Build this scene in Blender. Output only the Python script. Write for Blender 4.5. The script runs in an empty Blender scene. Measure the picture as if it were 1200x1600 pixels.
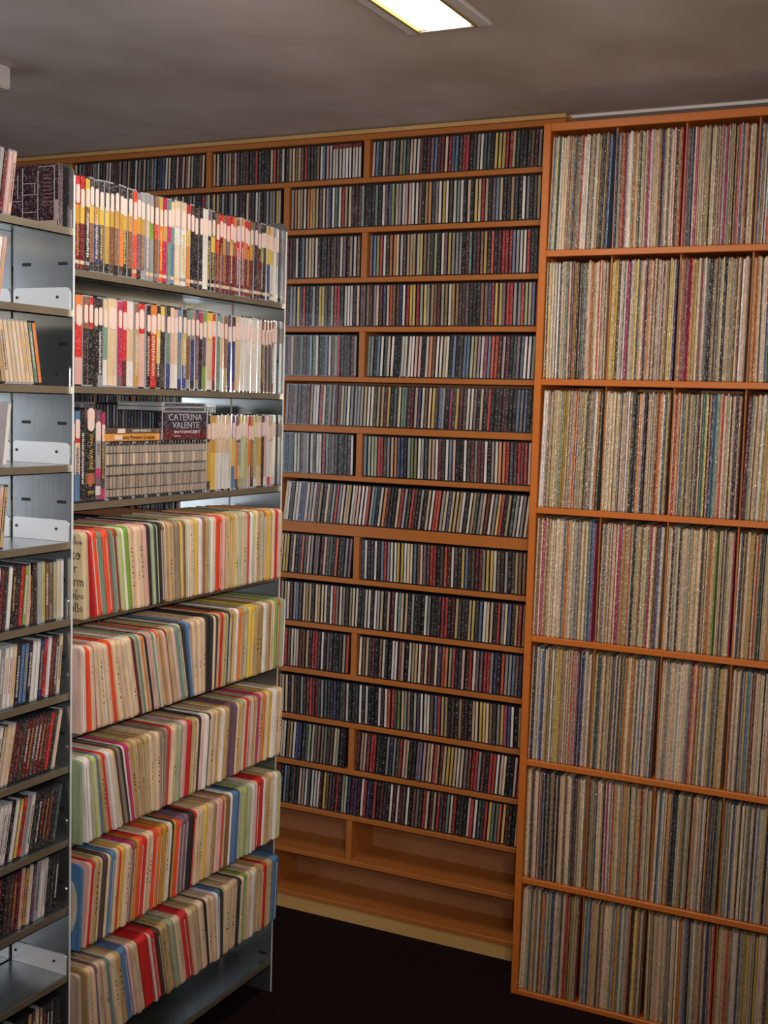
import bpy, math, random
import numpy as np
from mathutils import Matrix, Vector
random.seed(11)
SC = bpy.context.scene
COL = SC.collection
# ------------------------------------------------------------------ camera
FPX, YAW, PIT, ROL = 1920.26, 0.4596, 0.0873, 0.0284
Fv = Vector((-math.sin(YAW)*math.cos(PIT), math.cos(YAW)*math.cos(PIT), -math.sin(PIT)))
Rv = Vector((math.cos(YAW), math.sin(YAW), 0)); Uv = Rv.cross(Fv)
Rv, Uv = math.cos(ROL)*Rv+math.sin(ROL)*Uv, -math.sin(ROL)*Rv+math.cos(ROL)*Uv
cd = bpy.data.cameras.new('camera'); cam = bpy.data.objects.new('camera', cd); COL.objects.link(cam)
cd.sensor_fit = 'VERTICAL'; cd.sensor_height = 32.0; cd.lens = FPX/1600*32.0
cd.clip_start = 0.02; cd.clip_end = 50
cam.matrix_world = Matrix(((Rv.x, Uv.x, -Fv.x, 0), (Rv.y, Uv.y, -Fv.y, 0), (Rv.z, Uv.z, -Fv.z, 0), (0, 0, 0, 1)))
SC.camera = cam
# ------------------------------------------------------------------ world, lights, exposure
w = bpy.data.worlds.new('world'); SC.world = w; w.use_nodes = True
w.node_tree.nodes['Background'].inputs[0].default_value = (0.8, 0.88, 1.0, 1)
w.node_tree.nodes['Background'].inputs[1].default_value = 0.6
SC.view_settings.view_transform = 'Standard'; SC.view_settings.look = 'None'
SC.view_settings.exposure = -0.08; SC.view_settings.gamma = 1.0; SC.view_settings.use_curve_mapping = False

def area(name, loc, target, sx, sy, power, col):
    l = bpy.data.lights.new(name, 'AREA'); l.shape = 'RECTANGLE'; l.size = sx; l.size_y = sy; l.energy = power; l.color = col
    o = bpy.data.objects.new(name, l); COL.objects.link(o); o.location = loc
    o.rotation_euler = (Vector(target)-Vector(loc)).to_track_quat('-Z', 'Y').to_euler()
    return o
CEIL = 0.765; FLOOR = -1.522
fl = bpy.data.lights.new('camera_flash', 'SPOT'); fl.energy = 124; fl.color = (1.0, .93, .86); fl.shadow_soft_size = .025; fl.spot_size = math.radians(70); fl.spot_blend = 1.0
flo = bpy.data.objects.new('camera_flash', fl); COL.objects.link(flo); flo.location = (.05, -.02, .06)
flo.rotation_euler = (Vector((-1.42, 2.75, .12))-flo.location).to_track_quat('-Z', 'Y').to_euler()
pl = bpy.data.lights.new('added_ceiling_fill', 'POINT'); pl.energy = 58; pl.color = (1.0, .9, .84); pl.shadow_soft_size = .12  # added fill light out of view, lifts the ceiling; not a lamp of the room
plo = bpy.data.objects.new('added_ceiling_fill', pl); COL.objects.link(plo); plo.location = (.25, .15, .36)
area('ceiling_lamp_light', (-1.034, 2.03, 0.745), (-1.034, 2.03, -1), 0.1, 0.55, 11, (1.0, 0.95, 0.85))
area('window_daylight', (-3.32, 1.0, -0.1), (-1.4, 1.75, -0.5), 1.0, 1.1, 13, (0.84, 0.92, 1.0))

# ------------------------------------------------------------------ colour helpers
def lin(c): return tuple((x/255/12.92 if x/255 <= 0.04045 else ((x/255+0.055)/1.055)**2.4) for x in c)
PAL = {'e': (172, 152, 134), 'c': (222, 192, 156), 'w': (226, 218, 212), 't': (188, 156, 104), 'y': (222, 184, 70), 'o': (232, 72, 34), 'r': (205, 36, 36),
       'g': (122, 160, 62), 'l': (184, 188, 118), 's': (166, 172, 140), 'T': (108, 142, 128), 'k': (48, 43, 42), 'b': (138, 92, 58),
       'G': (146, 128, 108), 'm': (190, 45, 100), 'p': (222, 172, 162), 'u': (84, 120, 162), 'v': (118, 88, 102), 'O': (224, 128, 56),
       'd': (200, 150, 58), 'B': (50, 62, 122), 'R': (110, 28, 34), 'K': (26, 24, 27), 'n': (74, 56, 48), 'a': (150, 148, 150), 'q': (60, 84, 82)}
CNAME = {'e': 'beige', 'c': 'cream', 'w': 'white', 't': 'tan', 'y': 'yellow', 'o': 'orange-red', 'r': 'red', 'g': 'green', 'l': 'pale green', 's': 'sage',
         'T': 'teal-grey', 'k': 'dark grey', 'b': 'brown', 'G': 'grey-brown', 'm': 'magenta', 'p': 'pink', 'u': 'blue', 'v': 'mauve',
         'O': 'orange', 'd': 'ochre', 'B': 'navy', 'R': 'maroon', 'K': 'black', 'n': 'dark brown', 'a': 'grey', 'q': 'dark teal'}
def jit(c, s=14):
    d = random.uniform(-s, s)
    return tuple(max(8, min(250, x+d+random.uniform(-s*.35, s*.35))) for x in c)
def mute(c, a, k):
    g = (c[0]*.34+c[1]*.4+c[2]*.26); t_ = (g*1.08, g*.99, g*.9)
    return tuple((x*(1-a)+y*a)*k for x, y in zip(c, t_))
def ordn(n):
    if 10 <= n % 100 <= 20: return f'{n}th'
    return f"{n}{ {1:'st',2:'nd',3:'rd'}.get(n%10,'th') }"
ORD = ['top', 'second', 'third', 'fourth', 'fifth', 'sixth', 'seventh', 'eighth', 'ninth', 'tenth', 'eleventh', 'twelfth', 'thirteenth', 'fourteenth', 'fifteenth']

# ------------------------------------------------------------------ materials
def newmat(name):
    m = bpy.data.materials.new(name); m.use_nodes = True
    return m, m.node_tree, m.node_tree.nodes['Principled BSDF']
def N(nt, t, **k):
    n = nt.nodes.new(t)
    for a, b in k.items(): setattr(n, a, b)
    return n
def coords(nt, scale, kind='pos'):
    if kind == 'pos':
        g = N(nt, 'ShaderNodeNewGeometry'); src = g.outputs['Position']
    else:
        g = N(nt, 'ShaderNodeTexCoord'); src = g.outputs['Object']
    mp = N(nt, 'ShaderNodeMapping'); mp.inputs['Scale'].default_value = scale
    nt.links.new(src, mp.inputs['Vector']); return mp.outputs['Vector']
def noise(nt, vec, scale=1, detail=2, rough=.5):
    n = N(nt, 'ShaderNodeTexNoise'); n.inputs['Scale'].default_value = scale; n.inputs['Detail'].default_value = detail
    n.inputs['Roughness'].default_value = rough; nt.links.new(vec, n.inputs['Vector']); return n.outputs['Fac']
def ramp(nt, fac, stops):
    r = N(nt, 'ShaderNodeValToRGB'); e = r.color_ramp.elements
    e[0].position, e[0].color = stops[0][0], (*stops[0][1], 1)
    e[1].position, e[1].color = stops[-1][0], (*stops[-1][1], 1)
    for p, c in stops[1:-1]:
        x = e.new(p); x.color = (*c, 1)
    nt.links.new(fac, r.inputs['Fac']); return r.outputs['Color']
def mixc(nt, fac, a, b, mode='MIX'):
    m = N(nt, 'ShaderNodeMix', data_type='RGBA', blend_type=mode)
    if isinstance(fac, (int, float)): m.inputs[0].default_value = fac
    else: nt.links.new(fac, m.inputs[0])
    for i, v in ((6, a), (7, b)):
        if isinstance(v, tuple): m.inputs[i].default_value = (*v, 1)
        else: nt.links.new(v, m.inputs[i])
    return m.outputs[2]
def bump(nt, b, h, dist=.001, strength=.5):
    n = N(nt, 'ShaderNodeBump'); n.inputs['Distance'].default_value = dist; n.inputs['Strength'].default_value = strength
    nt.links.new(h, n.inputs['Height']); nt.links.new(n.outputs['Normal'], b.inputs['Normal'])

def item_mat(name, source, rough, marks, coat=0.0, mark_fac=.5, vary=.35, bmp=0.0):
    """source 'attr' = colour attribute Col, 'obj' = the object's own colour"""
    m, nt, b = newmat(name)
    if source == 'attr':
        a = N(nt, 'ShaderNodeAttribute', attribute_name='Col'); c = a.outputs['Color']
    else:
        a = N(nt, 'ShaderNodeObjectInfo'); c = a.outputs['Color']
    # long patches of tone along the spine, then print-like marks
    v = noise(nt, coords(nt, (90, 90, 14)), 1, 2)
    c = mixc(nt, vary, c, ramp(nt, v, [(.32, (.25, .25, .26)), (.5, (.75, .74, .72)), (.7, (1, 1, .98))]), 'MULTIPLY')
    if marks:
        n2 = noise(nt, coords(nt, marks), 1, 1)
        inv = N(nt, 'ShaderNodeInvert'); nt.links.new(c, inv.inputs['Color'])
        f = ramp(nt, n2, [(.56, (0, 0, 0)), (.62, (mark_fac,)*3)])
        c = mixc(nt, f, c, mixc(nt, .35, inv.outputs['Color'], (.12, .1, .1), 'MIX'))
    nt.links.new(c, b.inputs['Base Color'])
    b.inputs['Roughness'].default_value = rough
    b.inputs['Coat Weight'].default_value = coat; b.inputs['Coat Roughness'].default_value = .16
    if bmp:
        bump(nt, b, noise(nt, coords(nt, (160, 160, 110)), 1, 2), .004, bmp)
        nb = [n for n in nt.nodes if n.type == 'BUMP'][0]
        nt.links.new(nb.outputs['Normal'], b.inputs['Coat Normal'])
    return m
M = {}
M['cd_obj'] = item_mat('cd_spine_print', 'obj', .4, (170, 170, 330), .28, .2, .4, .2)
M['cd_attr'] = item_mat('cd_spine_print_stock', 'attr', .4, (170, 170, 330), .28, .2, .4, .2)
M['lp_obj'] = item_mat('album_spine_card', 'obj', .5, (300, 300, 240), .8, .15, .28, .8)
M['lp_attr'] = item_mat('album_spine_card_stock', 'attr', .5, (300, 300, 240), .8, .15, .28, .8)
M['dvd'] = item_mat('dvd_insert_print', 'attr', .3, (260, 260, 300), .6, .18, .25, .1)
M['paper'] = item_mat('aged_paper_sleeve', 'attr', .75, None, 0, 0, .3)
def simple(name, rgb, rough=.5, metal=0.0, coat=0.0, alpha=None):
    m, nt, b = newmat(name); b.inputs['Base Color'].default_value = (*lin(rgb), 1); b.inputs['Roughness'].default_value = rough
    b.inputs['Metallic'].default_value = metal; b.inputs['Coat Weight'].default_value = coat
    return m
M['case_dark'] = simple('dark_case_plastic', (34, 33, 38), .25, 0, .6)
M['case_clear'] = simple('clear_jewel_case_plastic', (150, 152, 158), .12, 0, .8)
M['silver'] = simple('silver_print', (196, 196, 202), .3, .3)
M['label'] = simple('sticky_paper_label', (222, 196, 186), .7)
M['white_text'] = simple('white_print', (225, 222, 220), .5)
M['gold_text'] = simple('gold_print', (205, 165, 75), .5)
M['red_text'] = simple('red_print', (200, 40, 40), .5)
M['dark_text'] = simple('black_ink', (46, 38, 34), .7)
M['slot'] = simple('slot_shadow_steel', (24, 26, 26), .6)
M['plastic_white'] = simple('white_painted_metal', (214, 208, 204), .45)
M['brass'] = simple('yellow_zinc', (190, 160, 80), .35, .7)
# wood
def wood(name, c1, c2, rough=.42):
    m, nt, b = newmat(name)
    v = coords(nt, (3.5, 30, 30)); n = noise(nt, v, 2.2, 5, .6)
    nt.links.new(mixc(nt, n, lin(c1), lin(c2)), b.inputs['Base Color'])
    b.inputs['Roughness'].default_value = rough; bump(nt, b, n, .0006, .3); return m
M['wood'] = wood('orange_stained_beech', (194, 108, 38), (174, 92, 29))
M['wood_dull'] = wood('brown_stained_beech', (176, 106, 46), (156, 90, 38))
M['wood_pale'] = wood('raw_plywood_edge', (200, 158, 96), (176, 134, 78), .6)
M['wood_back'] = wood('fibreboard_back', (158, 104, 62), (142, 92, 54), .6)
# steel
m, nt, b = newmat('galvanised_steel')
v = coords(nt, (7, 7, 7)); n = noise(nt, v, 3, 4, .6)
nt.links.new(mixc(nt, n, (.36, .38, .39), (.52, .54, .54)), b.inputs['Base Color'])
b.inputs['Metallic'].default_value = .92; b.inputs['Roughness'].default_value = .24
bump(nt, b, noise(nt, coords(nt, (220, 220, 14)), 1, 2), .0004, .15); M['steel'] = m
m, nt, b = newmat('galvanised_shelf_lip')
n = noise(nt, coords(nt, (40, 14, 40)), 1, 3)
nt.links.new(mixc(nt, n, (.30, .26, .19), (.46, .40, .30)), b.inputs['Base Color'])  # grey steel tinted warm: the reflected orange wood is in the colour
b.inputs['Metallic'].default_value = .75; b.inputs['Roughness'].default_value = .36; M['lip'] = m
m, nt, b = newmat('zinc_lit_tone')
b.inputs['Base Color'].default_value = (.86, .89, .92, 1); b.inputs['Metallic'].default_value = .25; b.inputs['Roughness'].default_value = .3  # paler than the steel, brightness of catching light put into the colour
M['zinc_lit'] = m
# plaster ceiling, walls, floor
m, nt, b = newmat('mottled_ceiling_plaster')
n = noise(nt, coords(nt, (1, .8, 1)), 2.2, 3, .5)
nt.links.new(ramp(nt, n, [(.3, lin((184, 166, 154))), (.5, lin((206, 192, 184))), (.7, lin((224, 214, 212)))]), b.inputs['Base Color'])
b.inputs['Roughness'].default_value = .8
bump(nt, b, noise(nt, coords(nt, (1, 1, 1)), 140, 3), .001, .3); M['ceiling'] = m
m, nt, b = newmat('grey_wall_plaster')
nt.links.new(mixc(nt, noise(nt, coords(nt, (1, 1, 1)), 3, 4), lin((176, 172, 178)), lin((160, 156, 160))), b.inputs['Base Color'])
b.inputs['Roughness'].default_value = .8; M['wall'] = m
m, nt, b = newmat('near_black_carpet')
nt.links.new(mixc(nt, noise(nt, coords(nt, (1, 1, 1)), 260, 3), lin((16, 10, 10)), lin((40, 26, 24))), b.inputs['Base Color'])
b.inputs['Roughness'].default_value = 1; b.inputs['Specular IOR Level'].default_value = .05; bump(nt, b, noise(nt, coords(nt, (1, 1, 1)), 320, 2), .003, .6); M['carpet'] = m
m, nt, b = newmat('lamp_diffuser')
b.inputs['Emission Color'].default_value = (1, .96, .86, 1); b.inputs['Emission Strength'].default_value = 3.2; M['lamp'] = m
m, nt, b = newmat('window_glass')
b.inputs['Transmission Weight'].default_value = 1; b.inputs['Roughness'].default_value = .02; M['glass'] = m

# ------------------------------------------------------------------ mesh helpers
class MB:
    def __init__(s): s.v = []; s.f = []; s.c = []; s.m = []
    def face(s, idx, col=(1, 1, 1), mi=0): s.f.append(idx); s.c.append(col); s.m.append(mi)
    def box(s, x0, x1, y0, y1, z0, z1, col=(1, 1, 1), mi=0, mat=None):
        n = len(s.v)
        P = [(x0, y0, z0), (x1, y0, z0), (x1, y1, z0), (x0, y1, z0), (x0, y0, z1), (x1, y0, z1), (x1, y1, z1), (x0, y1, z1)]
        if mat is not None: P = [tuple(mat @ Vector(p)) for p in P]
        s.v += P
        for q in ((0, 3, 2, 1), (4, 5, 6, 7), (0, 1, 5, 4), (1, 2, 6, 5), (2, 3, 7, 6), (3, 0, 4, 7)):
            s.face([n+i for i in q], col, mi)
    def prism(s, pts, axis, a0, a1, col=(1, 1, 1), mi=0, mat=None):
        """closed outline pts (2-D) swept along axis from a0 to a1"""
        def P(p, a): return {0: (a, p[0], p[1]), 1: (p[0], a, p[1]), 2: (p[0], p[1], a)}[axis]
        n = len(s.v); k = len(pts)
        Q = [P(p, a0) for p in pts]+[P(p, a1) for p in pts]
        if mat is not None: Q = [tuple(mat @ Vector(p)) for p in Q]
        s.v += Q
        s.face([n+i for i in range(k)][::-1], col, mi); s.face([n+k+i for i in range(k)], col, mi)
        for i in range(k):
            j = (i+1) % k; s.face([n+i, n+j, n+k+j, n+k+i], col, mi)
    def add(s, V, Fs, cols, mis, mat):
        n = len(s.v); s.v += [tuple(mat @ Vector(p)) for p in V]
        for f_, c_, m_ in zip(Fs, cols, mis): s.face([n+i for i in f_], c_, m_)
    def mesh(s, name, mats):
        me = bpy.data.meshes.new(name); me.from_pydata(s.v, [], s.f)
        for m_ in mats: me.materials.append(M[m_] if isinstance(m_, str) else m_)
        if len(mats) > 1: me.polygons.foreach_set('material_index', s.m)
        ca = me.color_attributes.new('Col', 'FLOAT_COLOR', 'CORNER'); arr = []
        for f_, c_ in zip(s.f, s.c): arr += [c_[0], c_[1], c_[2], 1.0]*len(f_)
        ca.data.foreach_set('color', arr); me.update(); return me
def link(name, data, parent=None, loc=None, rot=None):
    o = bpy.data.objects.new(name, data); COL.objects.link(o)
    if parent: o.parent = parent
    if loc: o.location = loc
    if rot: o.rotation_euler = rot
    return o
def tag(o, label=None, cat=None, group=None, kind=None):
    if label: o['label'] = label
    if cat: o['category'] = cat
    if group: o['group'] = group
    if kind: o['kind'] = kind
    return o
def struct(name, mb, mats, parent=None):
    o = link(name, mb.mesh(name, mats), parent)
    if not parent: o['kind'] = 'structure'
    return o
def empty(name, loc, rot=(0, 0, 0)):
    return link(name, None, None, loc, rot)
def bevel(me, wdt=.002, seg=1):
    import bmesh
    bm = bmesh.new(); bm.from_mesh(me)
    bmesh.ops.recalc_face_normals(bm, faces=bm.faces)
    bmesh.ops.bevel(bm, geom=bm.edges[:], offset=wdt, segments=seg, affect='EDGES', clamp_overlap=True)
    bm.to_mesh(me); bm.free(); return me
def text(name, body, size, mat, parent, loc, rot, xs=1.0, align='CENTER'):
    c = bpy.data.curves.new(name, 'FONT'); c.body = body; c.size = size; c.extrude = .0002; c.align_x = align; c.align_y = 'CENTER'
    c.resolution_u = 2; c.materials.append(M[mat]); tmp = bpy.data.objects.new('tmp', c); me = bpy.data.meshes.new_from_object(tmp); me.name = name; bpy.data.objects.remove(tmp)
    o = link(name, me, parent, loc, rot); o.scale = (xs, 1, 1); return o

# ------------------------------------------------------------------ pixel -> plane (used only to read positions off the photograph)
def ray(px, py): return Fv+(px-600)/FPX*Rv+(800-py)/FPX*Uv
def onx(px, py, X): d = ray(px, py); return d*(X/d.x)
def ony(px, py, Y): d = ray(px, py); return d*(Y/d.y)

# ================================================================== room
X0, X1, YB, YF = -3.4, 2.2, -2.2, 3.262
mb = MB(); mb.box(X0-.1, X1+.1, YB-.1, YF+.1, FLOOR-.1, FLOOR); struct('floor', mb, ['carpet'])
mb = MB(); mb.box(X0-.1, X1+.1, YB-.1, YF+.1, CEIL, CEIL+.1); struct('ceiling', mb, ['ceiling'])
mb = MB(); mb.box(X0, X1, YF, YF+.1, FLOOR, CEIL); struct('wall_far', mb, ['wall'])
mb = MB(); mb.box(X0, X1, YB-.1, YB, FLOOR, CEIL); struct('wall_near', mb, ['wall'])
mb = MB(); mb.box(X1, X1+.1, YB-.1, YF+.1, FLOOR, CEIL); struct('wall_right', mb, ['wall'])
# left wall with a window opening
wy0, wy1, wz0, wz1 = .45, 1.55, -.65, .45
mb = MB()
mb.box(X0-.1, X0, YB-.1, wy0, FLOOR, CEIL); mb.box(X0-.1, X0, wy1, YF+.1, FLOOR, CEIL)
mb.box(X0-.1, X0, wy0, wy1, FLOOR, wz0); mb.box(X0-.1, X0, wy0, wy1, wz1, CEIL)
struct('wall_left', mb, ['wall'])
mb = MB(); t = .05
mb.box(X0-.07, X0-.02, wy0, wy0+t, wz0, wz1); mb.box(X0-.07, X0-.02, wy1-t, wy1, wz0, wz1)
mb.box(X0-.07, X0-.02, wy0, wy1, wz0, wz0+t); mb.box(X0-.07, X0-.02, wy0, wy1, wz1-t, wz1)
mb.box(X0-.065, X0-.025, 1.0-.02, 1.0+.02, wz0, wz1); mb.box(X0-.065, X0-.025, wy0, wy1, -.12, -.08)
win = struct('window_1', mb, ['plastic_white'])
for a in (0, 1):
    for c in (0, 1):
        mb = MB(); ya, yb = ((wy0+t, .98), (1.02, wy1-t))[a]; za, zb = ((wz0+t, -.12), (-.08, wz1-t))[c]
        mb.box(X0-.048, X0-.044, ya, yb, za, zb); struct('window_pane', mb, ['glass'], win)
mb = MB(); mb.prism([(3.148, CEIL), (YF, CEIL), (YF, CEIL-.007), (3.150, CEIL-.007)], 0, -1.066, X1); struct('trim_1', mb, ['plastic_white'])

# recessed ceiling lamp
def lamp(x0, x1, y0, y1, label):
    t_ = empty('ceiling_lamp', ((x0+x1)/2, (y0+y1)/2, CEIL)); tag(t_, label, 'ceiling lamp')
    w_, l_ = (x1-x0)/2, (y1-y0)/2
    mb = MB(); f_ = .03
    for a, b_, c_, d_ in ((-w_, -w_+f_, -l_, l_), (w_-f_, w_, -l_, l_), (-w_+f_, w_-f_, -l_, -l_+.014), (-w_+f_, w_-f_, l_-.014, l_)):
        mb.box(a, b_, c_, d_, -.008, .0)
    link('lamp_frame', bevel(mb.mesh('lamp_frame', ['plastic_white']), .003, 2), t_)
    mb = MB(); k = 8; xi = w_-f_+.004; pts = []
    for i in range(k+1):
        u = -1+2*i/k; pts.append((u*xi, -.007+.004*(u*u)))
    for i in range(k, -1, -1):
        u = -1+2*i/k; pts.append((u*xi, -.001+.002*0))
    mb.prism(pts, 1, -l_+.012, l_-.012); link('lamp_diffuser', mb.mesh('lamp_diffuser', ['lamp']), t_)
    for s_ in (-1, 1):
        mb = MB(); mb.box(s_*(w_-f_)-.003, s_*(w_-f_)+.003, -l_+.012, l_-.012, -.0105, -.004)
        link('reflector_edge', mb.mesh('reflector_edge', ['brass']), t_)
lamp(-1.135, -.95, 1.72, 2.345, 'lit recessed ceiling lamp with white frame above the aisle')
t_ = empty('ceiling_fixture', (-2.28, 1.95, CEIL)); tag(t_, 'unlit white box fixture on the ceiling above the steel shelving', 'ceiling fixture')
mb = MB(); mb.box(-.15, .15, -.31, .31, -.052, 0); link('fixture_housing', bevel(mb.mesh('fixture_housing', ['plastic_white']), .004, 2), t_)
mb = MB(); mb.box(-.13, .13, -.29, .29, -.056, -.05); link('fixture_cover', mb.mesh('fixture_cover', ['plastic_white']), t_)

# ================================================================== CD wall shelving
CZ = [.7483, .6291, .4928, .354, .2162, .0751, -.0659, -.2068, -.3485, -.5029, -.6446, -.7836, -.9246, -1.063, -1.1989, -1.3325, -1.4652]
CDY = 3.1; CDBACK = 3.245; CDX0, CDX1 = -3.05, -1.0475
TH = [.016]+[.0145]*16; TH[8] = .031; TH[6] = .019
t_ = empty('disc_shelving', ((CDX0+CDX1)/2, CDY, FLOOR)); cdu = t_
tag(t_, 'orange wooden wall shelving with many low shelves full of compact discs', 'shelving')
def part(name, mb, mats, parent, bev=0):
    me = mb.mesh(name, mats)
    if bev: bevel(me, bev)
    ox = parent.location if parent.parent is None else Vector()
    o = link(name, me, parent); o.location = -Vector(ox); return o
for i, z in enumerate(CZ):
    mb = MB(); mb.box(CDX0, CDX1, CDY, CDBACK, z-TH[i], z)
    part('shelf', mb, ['wood_dull'], t_, .0015)
mb = MB(); mb.box(CDX0, CDX1+.004, CDY-.004, CDBACK+.01, CZ[0]+.0005, CZ[0]+.011); part('top_board', mb, ['wood_pale'], t_)
mb = MB(); mb.box(CDX0, CDX1, CDBACK, CDBACK+.008, FLOOR+.05, CZ[0]); part('back_panel', mb, ['wood_back'], t_)
mb = MB(); mb.box(CDX0, CDX1, CDY+.004, CDY+.03, FLOOR+.001, CZ[16]-TH[16]-.0005); o = part('plinth', mb, ['wood_pale'], t_); o['label'] = 'pale raw timber plinth board'
for s_ in (CDX0-.004, CDX1):
    mb = MB(); mb.box(s_, s_+.004, CDY, CDBACK+.008, FLOOR+.001, CZ[0]); part('side_panel', mb, ['wood_dull'], t_, .001)
CELLS = []           # (row, x0, x1, z0, z1)
for r in range(1, 17):
    base = [-1.62-.008*0, -2.15, -2.68] if r % 2 else [-1.885, -2.42]
    if r == 2: base = [-1.877, -2.41]
    xs = [CDX1-.0005]
    for x in base:
        mb = MB(); mb.box(x-.009, x+.009, CDY+.002, CDBACK, CZ[r]+.0003, CZ[r-1]-TH[r-1]-.0003); part('divider', mb, ['wood_dull'], t_)
        CELLS.append((r, x+.0095, xs[-1], CZ[r], CZ[r-1]-TH[r-1])); xs.append(x-.0095)
    CELLS.append((r, CDX0+.001, xs[-1], CZ[r], CZ[r-1]-TH[r-1]))

# ================================================================== LP shelving
LZ = [.6972, .3899, .0744, -.2462, -.5738, -.8947, -1.2059, -1.5072]
LPY = 2.93; LPX0, LPX1 = -1.0425, .62
t_ = empty('record_shelving', ((LPX0+LPX1)/2, LPY, FLOOR)); lpu = t_
tag(t_, 'orange wooden shelving of tall cubbies packed with album sleeves, beside the disc shelving', 'shelving')
LTH = .0155
for i, z in enumerate(LZ):
    th = .02 if i == 0 else LTH
    mb = MB(); mb.box(LPX0+.019, LPX1, LPY, LPY+.31, max(z-th, FLOOR+.001), z); part('shelf', mb, ['wood'], t_, .0015)
for s_ in (LPX0, LPX1):
    mb = MB(); mb.box(s_, s_+.0188, LPY, LPY+.312, FLOOR+.001, LZ[0]); part('side_panel', mb, ['wood'], t_, .0015)
mb = MB(); mb.box(LPX0, LPX1, LPY+.3125, LPY+.3165, FLOOR+.01, LZ[0]); part('back_panel', mb, ['wood_back'], t_)
LCELLS = []
for r in range(1, 8):
    xs = [LPX0+.0195]; k = 0
    d = -.8617
    while d < LPX1-.05:
        mb = MB(); mb.box(d-.0019, d+.0019, LPY+.017, LPY+.31, LZ[r]+.0003, LZ[r-1]-(.02 if r == 1 else LTH)-.0003); part('divider', mb, ['wood_dull'], t_)
        LCELLS.append((r, k, xs[-1], d-.0025, LZ[r], LZ[r-1]-(.02 if r == 1 else LTH))); xs.append(d+.0025)
        d += .1671; k += 1
    LCELLS.append((r, k, xs[-1], LPX1-.001, LZ[r], LZ[r-1]-(.02 if r == 1 else LTH)))

# ------------------------------------------------------------------ item meshes facing -Y (front at y=0), origin at the lower front centre
def spine_item(w_, d_, h_, body_mat, spine_mat, inset, rim_top=.004, chip=.0007):
    """a case: bevelled body with the printed spine face proud inside its rim"""
    V, Fs, mi = [], [], []
    x = w_/2; b_ = chip
    V += [(-x+b_, 0, 0), (x-b_, 0, 0), (x-b_, 0, h_), (-x+b_, 0, h_)]            # front
    V += [(-x, b_*1.5, 0), (x, b_*1.5, 0), (x, b_*1.5, h_), (-x, b_*1.5, h_)]
    V += [(-x, d_, 0), (x, d_, 0), (x, d_, h_), (-x, d_, h_)]
    q = [(0, 1, 2, 3), (4, 0, 3, 7), (1, 5, 6, 2), (4, 7, 11, 8), (5, 9, 10, 6), (8, 11, 10, 9), (3, 2, 6, 7), (7, 6, 10, 11), (0, 4, 5, 1), (4, 8, 9, 5)]
    Fs += q; mi += [0]*len(q)
    if inset is not None:
        n = len(V); e = inset
        V += [(-x+e, -.0003, rim_top), (x-e, -.0003, rim_top), (x-e, -.0003, h_-rim_top), (-x+e, -.0003, h_-rim_top)]
        V += [(-x+e, .0004, rim_top), (x-e, .0004, rim_top), (x-e, .0004, h_-rim_top), (-x+e, .0004, h_-rim_top)]
        q = [(0, 1, 2, 3), (4, 0, 3, 7), (1, 5, 6, 2), (3, 2, 6, 7), (4, 5, 1, 0)]
        Fs += [tuple(n+i for i in f) for f in q]; mi += [1]*len(q)
    return V, Fs, mi
CDG = spine_item(1, 1, 1, None, None, None)
def mesh_from(V, Fs, mi, name, mats, cols=None):
    mb = MB(); mb.v = list(V); mb.f = [list(f) for f in Fs]; mb.m = list(mi); mb.c = cols or [(1, 1, 1)]*len(Fs); return mb.mesh(name, mats)

def fill(x0, x1, wmin, wmax, lean=0.0, gap=.0002, h=.12):
    """left-to-right list of (centre at the foot, width)"""
    out = []; x = x0+abs(math.tan(lean))*h*(1 if lean < 0 else 0)
    end = x1-abs(math.tan(lean))*h*(1 if lean > 0 else 0)
    while True:
        w_ = random.uniform(wmin, wmax)
        if x+w_/math.cos(lean) > end: break
        out.append((x+w_/2/math.cos(lean), w_)); x += (w_+gap)/math.cos(lean)
    return out

CD_POP = 'wwwwwaaccckKKKknnnnkkKRRRvvrrbbqBusToyGtppaw'
LP_POP = 'cccccccttttccccwwaGGsskkbbnuTrROpvdyBqPcctt'
def pick(pop, prev):
    if prev and random.random() < .12: return prev
    c = random.choice(pop); return 'm' if c == 'P' else c

# accents read off the photograph: (shelf row, pixel x) -> colour
CD_ACC = {1: [(723, 'r'), (700, 'r'), (620, 'q'), (750, 'w'), (500, 'w'), (478, 'r')], 2: [(462, 'O'), (482, 'O'), (615, 'g'), (670, 'O'), (776, 'u'), (690, 'y')],
          3: [(585, 'u'), (590, 'g'), (612, 'O'), (702, 'y'), (655, 'y'), (822, 'r'), (473, 'u')],
          4: [(637, 'r'), (643, 'y'), (649, 'r'), (600, 'B'), (790, 'r'), (796, 'r'), (500, 'y'), (525, 'r'), (707, 'd')],
          5: [(755, 'm'), (726, 'u'), (570, 'v'), (672, 'O')], 6: [(676, 'y'), (760, 'r'), (604, 'y'), (478, 'R'), (700, 'm')],
          7: [(614, 'O'), (623, 'B'), (628, 'B'), (808, 'r'), (820, 'r'), (783, 'O'), (641, 'g')],
          8: [(595, 'O'), (640, 'r'), (676, 'r'), (682, 'o'), (772, 'y'), (594, 'O')],
          9: [(594, 'u'), (622, 'y'), (626, 'y'), (675, 'r'), (648, 'u')], 10: [(692, 'r'), (620, 'T'), (739, 'y'), (749, 'u'), (776, 'r'), (795, 'B')],
          11: [(687, 'B'), (694, 'O'), (704, 'r'), (733, 'r'), (758, 'r')], 12: [(611, 'r'), (683, 'r'), (790, 'm'), (480, 'R'), (490, 'R'), (620, 'g')],
          13: [(580, 'r'), (655, 'u'), (700, 'y'), (695, 'y'), (470, 'k'), (782, 'p')], 14: [(705, 'r'), (695, 'T'), (770, 'T'), (765, 'T'), (503, 'y'), (583, 'r')]}
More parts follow.
